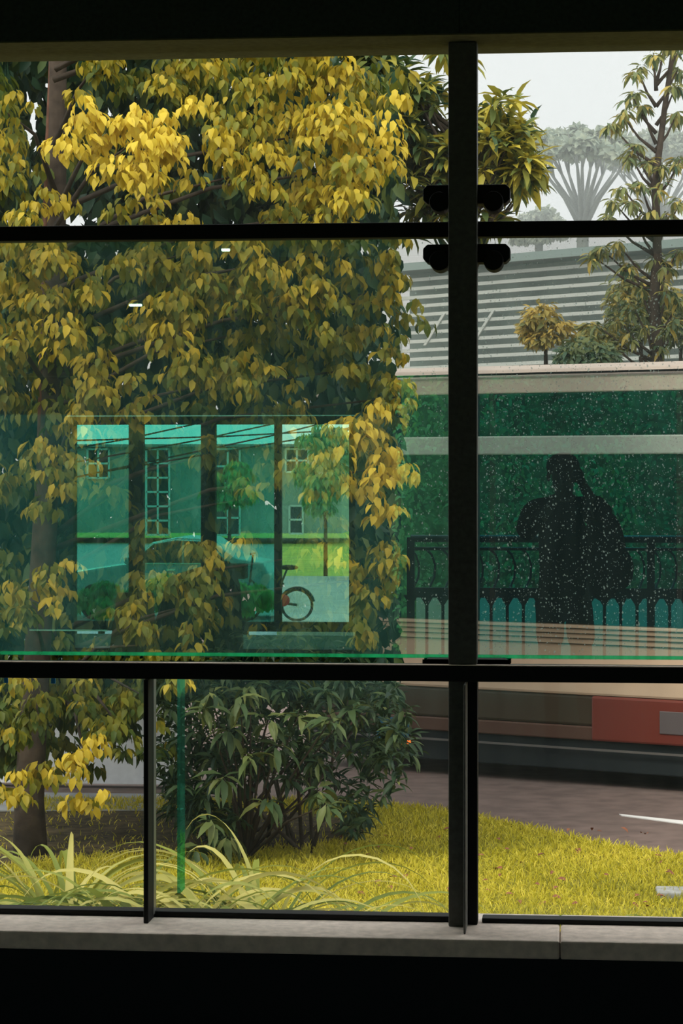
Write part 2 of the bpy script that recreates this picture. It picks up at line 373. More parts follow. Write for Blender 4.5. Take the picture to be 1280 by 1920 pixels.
where = ['at the far left end of the sill', 'with tall arching leaves in front of the left trunk', 'just left of the thin mullion', 'just right of the thin mullion', 'in front of the dark shrub', 'with a broad upright leaf right of the dark shrub middle', 'fading out left of the broad post']
for i, (px, Y, py, nl) in enumerate([(15, 3.0, 1640, 20), (120, 3.4, 1575, 26), (225, 3.2, 1615, 22), (330, 3.1, 1625, 22), (420, 3.0, 1640, 22), (490, 3.3, 1592, 20), (590, 3.0, 1665, 20)]):
    strap(px, Y, at(px, py, Y).z - .02, int(nl * 2.2), 'pale green strap leaved plant ' + where[i])
for px, py, wh in [(930, 1672, 'low plant just right of the broad post'), (1085, 1680, 'low plant in the middle of the lower right pane'), (1245, 1668, 'low plant near the right edge by the slab')]:
    strap(px, 2.8, at(px, py, 2.8).z - .04, 10, 'blurred yellow green strap leaved ' + wh)

# ============================================================ TREES beyond the glass
def tree_lumps(spec, rpx, dens, **kw):
    out = []
    for px, py, r, Y, t in spec:
        c = at(px, py, Y); rm = r / (F / (Y + D0)); n = int(dens * (r / 80) ** 2)
        if t < .7: t = t - .13  # spray tones carry painted light and shade, dimmer ones darkened further
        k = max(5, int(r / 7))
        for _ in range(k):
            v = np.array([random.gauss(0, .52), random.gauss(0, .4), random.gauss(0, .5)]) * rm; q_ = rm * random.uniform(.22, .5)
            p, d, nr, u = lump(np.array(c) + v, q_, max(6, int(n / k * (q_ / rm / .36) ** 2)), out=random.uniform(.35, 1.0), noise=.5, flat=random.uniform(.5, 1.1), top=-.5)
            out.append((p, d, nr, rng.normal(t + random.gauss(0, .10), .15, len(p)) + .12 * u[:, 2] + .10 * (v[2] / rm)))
    return cat_(out)
# --- main golden-leaved tree
G = [(240, 275, 95, 5.6, .8), (430, 170, 100, 6.0, .62), (590, 250, 105, 6.1, .66), (560, 130, 80, 6.4, .55), (700, 310, 85, 6.2, .72), (650, 130, 70, 6.4, .7),
 (440, 330, 90, 5.8, .66), (320, 130, 75, 6.6, .5), (180, 125, 60, 6.5, .55), (60, 395, 62, 5.9, .66), (10, 210, 50, 6.3, .5), (260, 395, 60, 6.3, .5), (640, 395, 95, 6.1, .6), (0, 290, 35, 6.4, .6),
 (40, 510, 90, 5.9, .5), (190, 540, 95, 5.8, .5), (330, 480, 85, 6.1, .55), (470, 520, 85, 6.0, .55), (600, 480, 85, 6.2, .5), (560, 570, 80, 6.0, .5), (690, 550, 75, 6.4, .42),
 (330, 610, 95, 5.8, .55), (480, 620, 60, 6.2, .45), (35, 660, 75, 5.9, .55), (160, 740, 85, 5.7, .52), (250, 770, 55, 5.8, .52), (430, 710, 80, 6.0, .45), (630, 650, 70, 6.4, .4), (80, 850, 70, 5.7, .5), (130, 900, 40, 5.7, .55),
 (680, 690, 60, 6.3, .42), (690, 790, 60, 6.2, .5), (705, 880, 70, 6.0, .85), (722, 925, 50, 6.0, .85), (690, 800, 50, 6.1, .75), (560, 820, 50, 6.3, .4), (480, 930, 55, 6.2, .42), (590, 910, 65, 6.1, .5), (400, 850, 40, 6.3, .4),
 (90, 1110, 62, 5.8, .5), (30, 1150, 45, 5.9, .35), (240, 1150, 45, 6.0, .45), (370, 1130, 85, 6.1, .33), (420, 1060, 55, 6.2, .4), (260, 1210, 40, 6.0, .5), (680, 1060, 60, 6.1, .55), (730, 1080, 35, 6.1, .6), (690, 1180, 45, 6.2, .45), (590, 1040, 50, 6.3, .5),
 (55, 1340, 65, 6.2, .3), (165, 1450, 62, 5.9, .75), (20, 1480, 45, 5.9, .66), (230, 1370, 55, 6.2, .42), (350, 1275, 35, 5.9, .6), (260, 1300, 40, 6.2, .4), (70, 1440, 45, 6.2, .5), (150, 1330, 45, 6.4, .3),
 (745, 475, 55, 6.3, .5), (745, 560, 45, 6.3, .45), (735, 640, 30, 6.3, .5), (740, 745, 38, 6.2, .6), (300, 240, 60, 5.7, .85), (200, 250, 60, 5.6, .85), (-60, 300, 90, 6.0, .55), (-60, 600, 90, 6.0, .55), (-60, 950, 90, 6.0, .5), (-80, 1300, 90, 6.0, .5), (250, -20, 120, 6.2, .5), (520, -20, 120, 6.2, .5), (0, 30, 120, 6.2, .5), (700, 0, 90, 6.4, .55)]
p, d, nr, tint = tree_lumps(G, 0, 270)
rb = gd(57, 1620)
tr = empty('fig_tree', (rb.x, rb.y, GZ), 'large golden green leafy tree filling the left panes, its dark trunk at the far left', 'tree')
lo = (rb.x, rb.y, GZ)
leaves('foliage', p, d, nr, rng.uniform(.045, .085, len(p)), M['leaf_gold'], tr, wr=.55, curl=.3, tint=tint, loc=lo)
# second tier sprays between the front ones and the dark inner crown
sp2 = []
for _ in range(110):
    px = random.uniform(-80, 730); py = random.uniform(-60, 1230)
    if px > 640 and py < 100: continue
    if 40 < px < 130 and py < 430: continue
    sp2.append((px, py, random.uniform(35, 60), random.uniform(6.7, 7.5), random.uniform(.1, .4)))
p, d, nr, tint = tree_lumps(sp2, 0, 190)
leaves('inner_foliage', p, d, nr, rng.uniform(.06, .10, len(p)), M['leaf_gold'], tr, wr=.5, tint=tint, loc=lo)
sp3 = [(random.uniform(-40, 300), random.uniform(1270, 1430), random.uniform(35, 60), random.uniform(6.7, 7.6), random.uniform(.0, .3)) for _ in range(26)]
p, d, nr, tint = tree_lumps(sp3, 0, 230); leaves('lower_foliage', p, d, nr, rng.uniform(.06, .10, len(p)), M['leaf_gold'], tr, wr=.5, tint=tint, loc=lo)
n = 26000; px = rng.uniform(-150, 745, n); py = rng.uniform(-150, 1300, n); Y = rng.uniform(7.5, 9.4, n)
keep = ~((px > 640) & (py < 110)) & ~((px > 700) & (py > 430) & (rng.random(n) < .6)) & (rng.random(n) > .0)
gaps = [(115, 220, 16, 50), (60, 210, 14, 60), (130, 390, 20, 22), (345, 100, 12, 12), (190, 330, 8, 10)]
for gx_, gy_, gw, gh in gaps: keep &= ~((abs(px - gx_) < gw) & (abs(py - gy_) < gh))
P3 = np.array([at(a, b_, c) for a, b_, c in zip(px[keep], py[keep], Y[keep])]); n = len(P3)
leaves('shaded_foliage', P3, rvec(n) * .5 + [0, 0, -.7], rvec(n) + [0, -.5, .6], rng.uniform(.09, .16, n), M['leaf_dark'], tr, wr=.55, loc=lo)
b = MB(); q = lambda px, py, Y: at(px, py, Y) - Vector(lo)
b.tube([q(57, 1625, 6.65), q(55, 1500, 6.68), q(62, 1350, 6.7), q(75, 1150, 6.8), q(95, 800, 7.0), q(105, 400, 7.1), q(110, -60, 7.2)], [.105, .085, .08, .075, .07, .06, .05], 12)
b.build('trunk', M['bark'], tr, smooth=True)
b = MB().tube([q(70, 1200, 6.9), q(80, 700, 7.0), q(88, 300, 7.1), q(97, 90, 7.15)], [.03, .025, .016, .014], 8); o = b.build('trunk', M['bark_red'], tr, smooth=True); o['label'] = 'thin reddish stem'
b = MB()
for (px_, py_, r, Y_, t) in G[::2]:
    a = q(95 + 10 * random.random(), min(1300, py_ + 150), 7.0); e_ = q(px_, py_, Y_ + .1); mid = (a + e_) / 2 + Vector((0, .1, .12))
    b.tube([a, mid, e_], [.02, .012, .004], 5)
b.build('branches', M['bark'], tr, smooth=True)

# --- whorl helper: leaves radiating from a twig tip
def whorls(tips, per, L, tfun, droop=.3, up=.35, m=None):
    out = []
    for c in tips:
        c = np.array(c); k = per; az = rng.random() * 6.28 + np.arange(k) * 2.4; el = rng.uniform(-droop, up + .5, k)
        d = np.stack([np.cos(az) * np.cos(el), np.sin(az) * np.cos(el), np.sin(el)], 1) + rvec(k) * .15
        nr = np.array([0, -.1, 1.0]) + rvec(k) * .4
        out.append((np.repeat(c[None], k, 0) + d * .01 + rvec(k) * .02, d, nr, np.array([tfun() for _ in range(k)])))
    return cat_(out)
# --- dark shrub
sb = gd(500, 1590); sh = empty('dark_shrub', (sb.x, sb.y, GZ), 'dark green large leaved shrub standing on leaf litter in the lower middle pane', 'shrub')
tips = []; spt = []
for _ in range(520):
    px = random.uniform(300, 770); py = random.uniform(1180, 1600)
    if ((px - 520) / 250) ** 2 + ((py - 1390) / 215) ** 2 > 1.0: continue
    if py > 1500 and (450 < px < 640 or px > 700): continue
    if py > 1460 and 480 < px < 600 and random.random() < .75: continue
    Y = 7.0 + random.uniform(-.55, .9); tips.append(at(px, py, Y)); 
p, d, nr, tint = whorls(tips, 13, .15, lambda: random.gauss(.34, .24), droop=.9)
n = len(p); leaves('foliage', p, d, nr, rng.uniform(.07, .13, n), M['leaf_shrub'], sh, wr=.28, curl=.35, tint=tint, loc=(sb.x, sb.y, GZ))
b = MB()
for i in range(16):
    px = random.uniform(330, 690); e_ = at(px, random.uniform(1330, 1480), 7.1 + random.uniform(-.3, .3)) - sb; a = Vector((random.uniform(-.3, .3), random.uniform(-.15, .15), 0))
    b.tube([a, (a + e_) / 2 + Vector((random.uniform(-.06, .06), 0, -.03)), e_], [.014, .01, .006], 6)
b.build('stems', M['bark'], sh, smooth=True)
# --- brighter broad leaves in front of shrub (separate young plant)
yb = gd(470, 1600); yp = empty('broad_leaf_shrub', (yb.x, yb.y - .25, GZ), 'younger shrub with lighter broad drooping leaves in front of the dark shrub', 'shrub')
tips = [at(px, py, 6.3 + random.uniform(-.1, .15)) for px, py in [(385, 1330), (450, 1310), (430, 1370), (500, 1350), (520, 1400), (470, 1420), (395, 1540), (370, 1590), (430, 1570), (500, 1500), (600, 1480), (620, 1350), (655, 1330), (560, 1340), (470, 1290), (395, 1300), (610, 1510), (420, 1460)]]
p, d, nr, tint = whorls(tips, 12, .15, lambda: random.gauss(.66, .18), droop=1.0, up=0)
leaves('foliage', p, d, nr, rng.uniform(.10, .17, len(p)), M['leaf_shrub'], yp, wr=.3, curl=.45, tint=tint, loc=(yb.x, yb.y - .25, GZ))
b = MB()
for t in tips: e_ = Vector(t) - Vector((yb.x, yb.y - .25, GZ)); b.tube([(0, 0, 0), e_ * .5 + Vector((0, .1, .05)), e_], [.01, .007, .003], 5)
b.build('stems', M['bark'], yp, smooth=True)
# --- long-leaved tree behind the post
wb = gd(868, 1535); wb = at(868, 890, 8.6); wt = empty('long_leaf_tree', (wb.x, wb.y, GZ), 'tree with rosettes of long pointed leaves rising behind the broad post', 'tree')
WL = (wb.x, wb.y, GZ)
T1 = []
for cx, cy, rx, ry, k in [(750, 210, 60, 60, 16), (700, 130, 60, 60, 14), (790, 170, 30, 40, 4), (800, 270, 50, 60, 16), (860, 300, 50, 90, 16), (938, 235, 38, 50, 20), (955, 300, 40, 50, 20), (978, 325, 25, 32, 10), (810, 380, 40, 40, 7), (925, 400, 30, 15, 4), (840, 95, 20, 20, 3), (780, 330, 30, 60, 8), (760, 150, 40, 30, 4)]:
    for _ in range(k):
        a = random.uniform(0, 6.28); r = random.random() ** .5
        T1.append(at(cx + rx * r * math.cos(a), cy + ry * r * math.sin(a), 8.6 + random.uniform(-.35, .45)))
p, d, nr, tint = whorls(T1 + [t + Vector((random.gauss(0, .06), random.gauss(0, .06), random.gauss(0, .06))) for t in T1], 13, .2, lambda: random.gauss(.72, .28), droop=1.0)
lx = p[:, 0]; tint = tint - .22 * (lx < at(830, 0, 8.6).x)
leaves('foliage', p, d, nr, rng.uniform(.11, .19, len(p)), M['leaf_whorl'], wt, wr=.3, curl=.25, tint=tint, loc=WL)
b = MB(); b.tube([(0, 0, 0), (.02, 0, 1.5), (0, 0, 2.6), (-.03, 0, 3.6), (-.05, 0, 4.2)], [.075, .065, .055, .04, .02], 10); b.build('trunk', M['bark'], wt, smooth=True)
b = MB()
for t in T1[::2]:
    e_ = Vector(t) - Vector(WL); z0 = max(1.4, e_.z - .5); b.tube([(0, 0, z0), (e_.x * .5, e_.y * .5, (z0 + e_.z) / 2 - .04), e_], [.02, .012, .004], 5)
b.build('branches', M['bark'], wt, smooth=True)

# --- slim tree at the right, beyond the bus
rb2 = at(1240, 890, 19); rt = empty('slim_tree', (rb2.x, rb2.y, GZ), 'slim open tree with tufts of drooping leaves at the right edge', 'tree')
RL = Vector((rb2.x, rb2.y, GZ)); q = lambda px, py, Y=19: at(px, py, Y) - RL
b = MB().tube([(0, 0, 0), q(1235, 700), q(1225, 560), q(1232, 480), q(1228, 340), q(1246, 200), q(1262, 90), q(1262, -40)], [.09, .07, .06, .05, .04, .03, .025, .015], 8); b.build('trunk', M['bark'], rt, smooth=True)
tf = [(1165, 215), (1185, 180), (1150, 240), (1205, 200), (1190, 280), (1215, 305), (1240, 310), (1180, 290), (1270, 130), (1225, 100), (1245, 85), (1275, 90), (1195, 130), (1265, 165), (1165, 350), (1200, 345), (1235, 350), (1180, 380), (1155, 385), (1215, 395), (1250, 400), (1275, 380), (1140, 410), (1190, 410), (1270, 210), (1275, 300),
      (1130, 470), (1160, 460), (1110, 480), (1180, 500), (1225, 480), (1250, 500), (1270, 470), (1200, 540), (1220, 560), (1190, 580), (1250, 545), (1275, 560), (1160, 600), (1210, 610), (1250, 620), (1120, 610), (1185, 630), (1230, 650), (1140, 640), (1270, 600)]
tips = []
for px, py in tf:
    for _ in range(3): tips.append(at(px + random.uniform(-9, 9), py + random.uniform(-9, 9), 19 + random.uniform(-.3, .3)))
p, d, nr, tint = whorls(tips, 11, .2, lambda: random.gauss(.5, .25), droop=1.2, up=-.3)
leaves('foliage', p, d, nr, rng.uniform(.10, .19, len(p)), M['leaf_olive'], rt, wr=.28, curl=.35, tint=tint, loc=tuple(RL))
b = MB()
for px, py in tf: e_ = q(px, py); s_ = q(1230, min(py + 70, 700)); b.tube([s_, (s_ + e_) / 2 + Vector((0, 0, -.05)), e_], [.025, .015, .006], 5)
b.build('branches', M['bark'], rt, smooth=True)
# --- bushes beyond the bus
def bush(px, py, rpx, Y, name, label, mtl='leaf_olive', t=.6, k=1.0, group=None, flat=1.0):
    c = at(px, 890, Y); e = empty(name, (c.x, c.y, GZ), label, 'bush', group=group); L0 = (c.x, c.y, GZ); out = []
    for _ in range(int(14 * k)):
        a = random.uniform(0, 6.28); r = random.random() ** .5 * rpx * .7
        cc = at(px + r * math.cos(a), py + r * math.sin(a) * flat, Y + random.uniform(-.3, .3))
        p, d, nr, u = lump(cc, rpx * random.uniform(.2, .5) / (F / (Y + D0)), 90, top=-.8, out=.9, down=.5, noise=.7, flat=1); out.append((p, d, nr, rng.normal(t, .16, len(p)) + .2 * u[:, 2]))
    p, d, nr, tn = cat_(out); leaves('foliage', p, d, nr, rng.uniform(.08, .14, len(p)), M[mtl], e, wr=.4, tint=tn, loc=L0)
    top = at(px, py, Y).z - GZ; MB().tube([(0, 0, 0), (.02, 0, top * .6), (0, 0, top)], [.05, .04, .02], 7).build('stem', M['bark'], e, smooth=True)
bush(1022, 615, 46, 20, 'round_bush', 'round yellow topped bush beyond the bus, left of the slim tree', t=.85, k=1.3)
bush(1200, 575, 70, 21.2, 'tall_bush', 'tall yellow green bush behind the slim tree', t=.55, k=2)
bush(1130, 625, 38, 19.3, 'small_bush', 'small olive bush between the round bush and the tall bush', t=.6)
bush(1275, 610, 60, 23.2, 'edge_bush', 'grey green bush at the right edge beyond the bus', t=.35, k=1.4)
bush(1100, 668, 60, 17.6, 'low_hedge', 'low dark green hedge just above the bus roof', t=.15, k=2.2, flat=.25)

# --- far spreading rain trees
def raintree(px, crown_y, crown_w, base_y, dep, label, seed):
    random.seed(seed); c = at(px, 890, dep); sc = F / (dep + D0); e = empty('rain_tree', (c.x, c.y, GZ), label, 'tree', group='hazy rain trees far behind'); L0 = Vector((c.x, c.y, GZ))
    q = lambda a, b_, o=0: at(a, b_, dep + o) - L0; b = MB(); out = []
    fork = q(px, base_y); b.tube([(0, 0, 0), fork * .6, fork], [.3, .24, .2], 8)
    ends = []
    for k in range(11):
        f = (k / 10 - .5) * 2; ex = px + f * crown_w * .46 + random.uniform(-6, 6); ey = crown_y + 42 + 16 * abs(f) + random.uniform(-8, 8)
        o_ = random.uniform(-5, 5)
        m1 = q(px + (ex - px) * .35, base_y - (base_y - ey) * .45, o_ * .4); m2 = q(px + (ex - px) * .7, base_y - (base_y - ey) * .75, o_ * .7); en = q(ex, ey, o_)
        b.tube([fork, m1, m2, en], [.12, .08, .05, .03], 6); ends.append((m2, en))
        for j in range(3):
            e2 = q(ex + random.uniform(-25, 25), ey - random.uniform(5, 30), o_); b.tube([m2, (m2 + e2) / 2, e2], [.045, .03, .015], 5)
    b.build('trunk', M['bark_grey'], e, smooth=True)
    for _ in range(int(crown_w * .36)):
        f = random.uniform(-1, 1); yy = crown_y + 22 + 26 * f * f + random.uniform(-20, 36) * (1 - .5 * abs(f))
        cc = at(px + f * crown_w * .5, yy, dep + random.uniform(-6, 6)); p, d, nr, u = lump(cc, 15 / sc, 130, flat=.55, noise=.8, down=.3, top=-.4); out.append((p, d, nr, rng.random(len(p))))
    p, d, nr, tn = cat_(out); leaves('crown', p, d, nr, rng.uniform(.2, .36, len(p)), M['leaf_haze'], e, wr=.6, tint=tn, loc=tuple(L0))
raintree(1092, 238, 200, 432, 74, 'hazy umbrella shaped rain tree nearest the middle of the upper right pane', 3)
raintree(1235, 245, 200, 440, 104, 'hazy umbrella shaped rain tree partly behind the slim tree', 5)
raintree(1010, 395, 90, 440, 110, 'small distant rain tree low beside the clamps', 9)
random.seed(21)

# ============================================================ louvred building beyond the road
bA = dp(735, 890, 47); bB = dp(1500, 890, 40); dr = (bB - bA); ang = math.atan2(dr.y, dr.x); LB = dr.length
bl = empty('louvred_building', (bA.x, bA.y, GZ), 'pale grey louvred building beyond the bus', 'building', rz=ang)
zt = 5.75 - GZ; zb_ = 3.9 - GZ
lv = mat('louvre_paint', (.56, .60, .56), .7); dk = mat('louvre_shade', (.30, .37, .34), .9, var=.35, vscale=.8); plm = mat('pale_render', (.40, .44, .40), .9, var=.1)  # wall behind slats: gap shade painted in, lifted towards haze
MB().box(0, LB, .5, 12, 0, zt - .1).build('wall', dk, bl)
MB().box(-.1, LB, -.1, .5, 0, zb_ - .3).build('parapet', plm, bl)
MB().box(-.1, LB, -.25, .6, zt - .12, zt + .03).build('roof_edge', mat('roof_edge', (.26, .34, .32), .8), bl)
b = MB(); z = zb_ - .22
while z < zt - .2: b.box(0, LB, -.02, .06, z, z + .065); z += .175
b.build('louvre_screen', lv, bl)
MB().box(.12, .28, -.08, .0, 0, zt - .6).build('post', lv, bl)
for x in (.9, 2.2, 3.6, 5.2, 6.8):
    MB().prism([(x, zb_ + .25), (x + .07, zb_ + .25), (x + .6, zb_ + .85), (x + .53, zb_ + .85)], -.05, -.025).build('brace', lv, bl)
# pale boundary wall behind left tree
e = MB().box(-7, at(330, 890, 9.8).x, 9.8, 9.95, GZ, .9).build('boundary_wall', mat('white_wall', (.9, .91, .93), .9, var=.05))
tag(e, 'white boundary wall glimpsed behind the left tree trunk', 'wall')

# ============================================================ the bus
c0 = dp(740, 890, 17.6); c1 = dp(1280, 890, 16.4); dr = c1 - c0; ang = math.atan2(dr.y, dr.x)
us = -0.75                                       # the end hidden by the tree
bus = empty('bus', (c0.x, c0.y, GZ), 'cream and brown bus with dark windows passing on the road', 'vehicle', rz=ang)
LBUS = 10.5; x0 = us; x1 = us + LBUS; W = 2.5; Z = lambda z: z - GZ
cream = mat('bus_cream', (.58, .48, .41), .45, var=.06, vscale=3); tan = mat('bus_tan', (.58, .42, .29), .5, var=.08, vscale=3); brown = mat('bus_brown', (.05, .036, .02), .5); red = mat('bus_red', (.15, .028, .018), .45)
bgl = mat('bus_glass', (.006, .014, .016), .25, spec=.15); grey = mat('bus_grey', (.42, .46, .42), .5); skirt = mat('bus_skirt', (.012, .018, .02), .8); rub = mat('rubber', (.012, .012, .012), .9)
def bp_(name, m, xa, xb, ya, yb, za, zb, bev=.01, label=None):
    o = MB().box(xa, xb, ya, yb, Z(za), Z(zb)).build(name, m, bus, bevel=bev)
    if label: o['label'] = label
    return o
prof = [(0, Z(2.19)), (0, Z(2.30)), (.06, Z(2.37)), (.3, Z(2.41)), (W - .3, Z(2.41)), (W - .06, Z(2.37)), (W, Z(2.3)), (W, Z(2.19))]
MB().prism(prof, x0, x1, 'x').build('roof', cream, bus, bevel=.01)
bp_('roof_gutter', rub, x0, x1, -.02, .01, 2.325, 2.34, 0)
bp_('inner_shell', skirt, x0 + .05, x1 - .05, .05, W - .05, .4, 2.2, 0)
bp_('lower_body', tan, x0, x1, 0, W, .02, .53, .02)
b = MB()
for k, zz in enumerate((.50, .465, .43, .39)): b.box(x0, x1, -.008, .0, Z(zz - .006), Z(zz))
b.build('side_grooves', brown, bus)
bp_('side_panel', brown, x0, x1, .01, W - .01, -.20, .02, .02)
b_ = bp_('side_stripe', mat('bus_stripe', (.09, .045, .03), .5), x0, x1, 0.0, W, -.30, -.20)
bp_('chrome_strip', mat('strip', (.12, .11, .10), .4), x0, x1, -.012, 0, -.37, -.355, 0)
bp_('red_panel', red, 1.62, 4.2, -.012, .02, -.30, .02, .05, 'red painted lower panel')
bp_('luggage_hatch', mat('hatch_grey', (.11, .09, .09), .5), 2.15, 2.6, -.02, -.01, -.22, -.06, .01)
bp_('skirt', skirt, x0, x1, .03, W - .03, -.52, -.30)
n = 7; ww = (LBUS - .2) / n
for k in range(n):
    xa = x0 + .1 + k * ww
    for ya, yb in ((-.005, .02), (W - .02, W + .005)):
        bp_('window', bgl, xa + .02, xa + ww - .02, ya, yb, .53, 2.19, .01)
bp_('window_rail', grey, x0, x1, -.02, .01, 1.745, 1.88, .01, 'pale grey rail across the windows')
for k in range(n + 1):
    xa = x0 + .1 + k * ww; bp_('window_pillar', rub, xa - .02, xa + .02, -.003, .03, .53, 2.19, 0)
bp_('windscreen', bgl, x1 - .02, x1 + .01, .15, W - .15, .6, 2.1)
bp_('rear_window', bgl, x0 - .01, x0 + .02, .3, W - .3, 1.0, 2.0)
for xa in (x0 + 2.2 - 1.9, x1 - 2.0):
    for ya in (.05, W - .3):
        if xa < 0: xa = x0 + .2
        o = MB().tube([(xa + 3.4 if xa < 1 else xa, ya, .48), (xa + 3.4 if xa < 1 else xa, ya + .26, .48)], .48, 24).build('wheel', rub, bus); 
o = bp_('marker_lamp', mat('orange_lamp', (.8, .15, .02), .4, emit=(1, .16, .02), es=1.6), -.02, .14, -.03, 0, -.415, -.385, .004); o['label'] = 'glowing orange side marker lamp'
bp_('blue_panel', mat('blue_panel', (.02, .12, .2), .5), -.15, .12, -.012, 0, -.38, -.22, 0)

# ============================================================ THE WALKWAY SIDE (seen in the panes' reflections)
ground_poly('rear_ground', [(-120, -260), (120, -260), (120, -12.3), (-120, -12.3)], -1.0, M['backlawn'], label='yellow green ground behind the walkway')
ground_poly('rear_pavement', [(rf(521, 890, 44).x, -44), (30, -44), (30, -27), (rf(521, 890, 27).x, -27)], GZ, M['paving'], .4, label='pale pavement across the walkway')
ground_poly('rear_road', [(-60, -80), (rf(523, 890, 80).x, -80), (rf(519, 890, 30).x, -30), (-60, -30)], -.98, mat('rear_asphalt', (.30, .33, .34), .8), label='grey road behind the walkway')
# railing
ry = -12.05; RZ = lambda py: rf(1100, py, 12.05).z
rg = empty('railing', (1.0, ry, 0), 'green black metal railing with curved upper bars reflected in the middle right pane', 'railing')
rm = mat('railing_paint', (.004, .02, .018), .5)
xa, xb = rf(770, 890, 12.05).x - 1.0, 2.6
def tb(name, pts, r, n=6): return MB().tube(pts, r, n).build(name, rm, rg, smooth=True)
tb('top_rail', [(xa, 0, 1.09), (xb, 0, 1.09)], .03, 10); tb('upper_rail', [(xa, 0, 1.01), (xb, 0, 1.01)], .014)
MB().box(xa, xb, -.03, .03, .62, .70).build('middle_rail', rm, rg); MB().box(xa, xb, -.02, .02, .06, .10).build('bottom_rail', rm, rg)
x = xa; i = 0
while x < xb:
    tb('curved_bar', [(x, 0, 1.0), (x + .035, -.05, .96), (x + .06, -.10, .88), (x + .055, -.10, .78), (x + .02, -.04, .70), (x, 0, .67)], .010)
    b = MB().box(x - .012, x + .012, -.012, .012, .08, .64); b.prism([(x - .06, .64), (x - .012, .56), (x + .012, .56), (x + .06, .64)], -.01, .01); b.build('picket', rm, rg)
    x += .128; i += 1
for x in (xa, xa + 1.9, xb): MB().box(x - .03, x + .03, -.03, .03, 0, 1.1).build('rail_post', rm, rg)
# planter wall + tall hedge
tag(MB().box(-1.45, 4.5, -16.0, -15.8, GZ, .45).build('planter_wall', mat('planter_render', (.42, .46, .40), .9)), 'pale planter wall below the tall hedge behind the railing', 'wall')
hg = empty('tall_hedge', (1.2, -16.8, GZ), 'tall bright green hedge behind the railing, mirrored in the rainy pane', 'hedge')
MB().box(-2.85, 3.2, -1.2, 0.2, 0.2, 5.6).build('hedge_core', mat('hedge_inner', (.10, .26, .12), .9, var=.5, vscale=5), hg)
n = 30000; X = rng.uniform(-2.88, 3.2, n); Zz = rng.uniform(.4, 5.8, n); Yy = .2 + .5 * rng.random(n) + .12 * np.sin(X * 4) * np.cos(Zz * 3.1)
tt = .5 + .22 * np.sin(X * 2.3 + 1) * np.cos(Zz * 1.9) + .12 * np.sin(X * 6) + rng.normal(0, .15, n)
leaves('foliage', np.stack([X, Yy, Zz], 1), rvec(n) + [0, .3, -.6], rvec(n) * .8 + [0, 1, .6], rng.uniform(.04, .085, n), M['leaf_hedge'], hg, wr=.5, tint=tt)

# glazed shelter: dark facade with tinted bays
SY = 18.34; sx_ = lambda px: rf(px, 890, SY).x; sz_ = lambda py: rf(400, py, SY).z
sh_ = empty('glazed_shelter', (sx_(400), -SY, GZ), 'dark framed glazed shelter mirrored in the middle left pane', 'shelter'); SL = Vector((sx_(400), -SY, GZ))
dkf = mat('shelter_frame', (.006, .016, .018), .7, spec=.1); dwl = mat('shelter_wall', (.012, .07, .075), .9, spec=.05)
def sbox(name, m, pa, pb, ya, yb, za, zb, bev=0, lab=None):
    o = MB().box(sx_(pa) - SL.x, sx_(pb) - SL.x, ya, yb, sz_(zb) - GZ, sz_(za) - GZ).build(name, m, sh_, bevel=bev)
    if lab: o['label'] = lab
    return o
sbox('side_wall', dwl, -500, 141, -.1, .1, 560, 1240); sbox('side_wall', dwl, 667, 800, -.1, .1, 560, 1240)
sbox('canopy', dkf, -500, 800, -1.0, .1, 400, 777)
sbox('top_rail', dkf, 141, 667, -.05, .05, 777, 796); sbox('bottom_rail', dkf, 141, 667, -.05, .05, 1165, 1183)
sbox('header_line', mat('pale_line', (.5, .7, .6), .5), 130, 667, .10, .12, 779, 781); sbox('sill_line', mat('pale_line2', (.5, .7, .6), .5), 60, 205, .10, .12, 1181, 1183.5)
for a, c in ((243, 270), (378, 405), (515, 528)): sbox('shelter_post', dkf, a, c, -.05, .06, 777, 1183)
sbox('shelter_post', dkf, 655, 668, -.05, .06, 768, 1183)
tg = panemat('tinted_bay', .04, (.8, .9, .9), (.48, .88, .78), 0); cg = panemat('clear_bay', .04, (.8, .9, .9), (1, 1, .9), 0)
for a, c, m in ((141, 243, tg), (270, 378, tg), (405, 515, tg), (528, 655, cg)): sbox('glass_bay', m, a, c, 0, .004, 796, 1165)
sbox('floor_reflection_band', mat('floor_reflection_band', (.20, .30, .28), .6), 141, 667, -.03, .03, 1190, 1216); sbox('plinth', dkf, -200, 800, -.1, .05, 1216, 1300)  # pale low band painted in for the floor's reflection

# planting outside the shelter, mirrored through its bays
def back_bush(px, py, r, Y, label, t=.6, name='clipped_shrub', mt='leaf_hedge', k=1.0, flat=.5, kind='shrub'):
    c = rf(px, 890, Y); e = empty(name, (c.x, c.y, GZ), label, kind); L0 = (c.x, c.y, GZ); out = []; sc = F / (Y + D0)
    for _ in range(int(12 * k)):
        a = random.uniform(0, 6.28); rr = random.random() ** .5 * r; cc = rf(px + rr * math.cos(a), py + rr * math.sin(a) * flat, Y + random.uniform(-.3, .3))
        p, d, nr, u = lump(cc, r * .35 / sc, 80, top=-.5); out.append((p, d, nr, rng.normal(t, .18, len(p))))
    p, d, nr, tn = cat_(out); leaves('foliage', p, d, nr, rng.uniform(.07, .13, len(p)) * max(1, Y / 30), M[mt], e, wr=.5, tint=tn, loc=L0)
    top = max(.15, rf(px, py, Y).z - GZ); MB().tube([(0, 0, 0), (0, 0, top)], [.05, .03], 7).build('stem', M['bark'], e)
back_bush(190, 1120, 55, 20.0, 'low shrub below the left reflected bay', .5, k=1.6); back_bush(330, 1110, 60, 20.1, 'low shrub in front of the reflected car', .55, k=1.8); back_bush(460, 1120, 45, 20.2, 'bright low shrub right of the reflected car', .75, k=1.6)
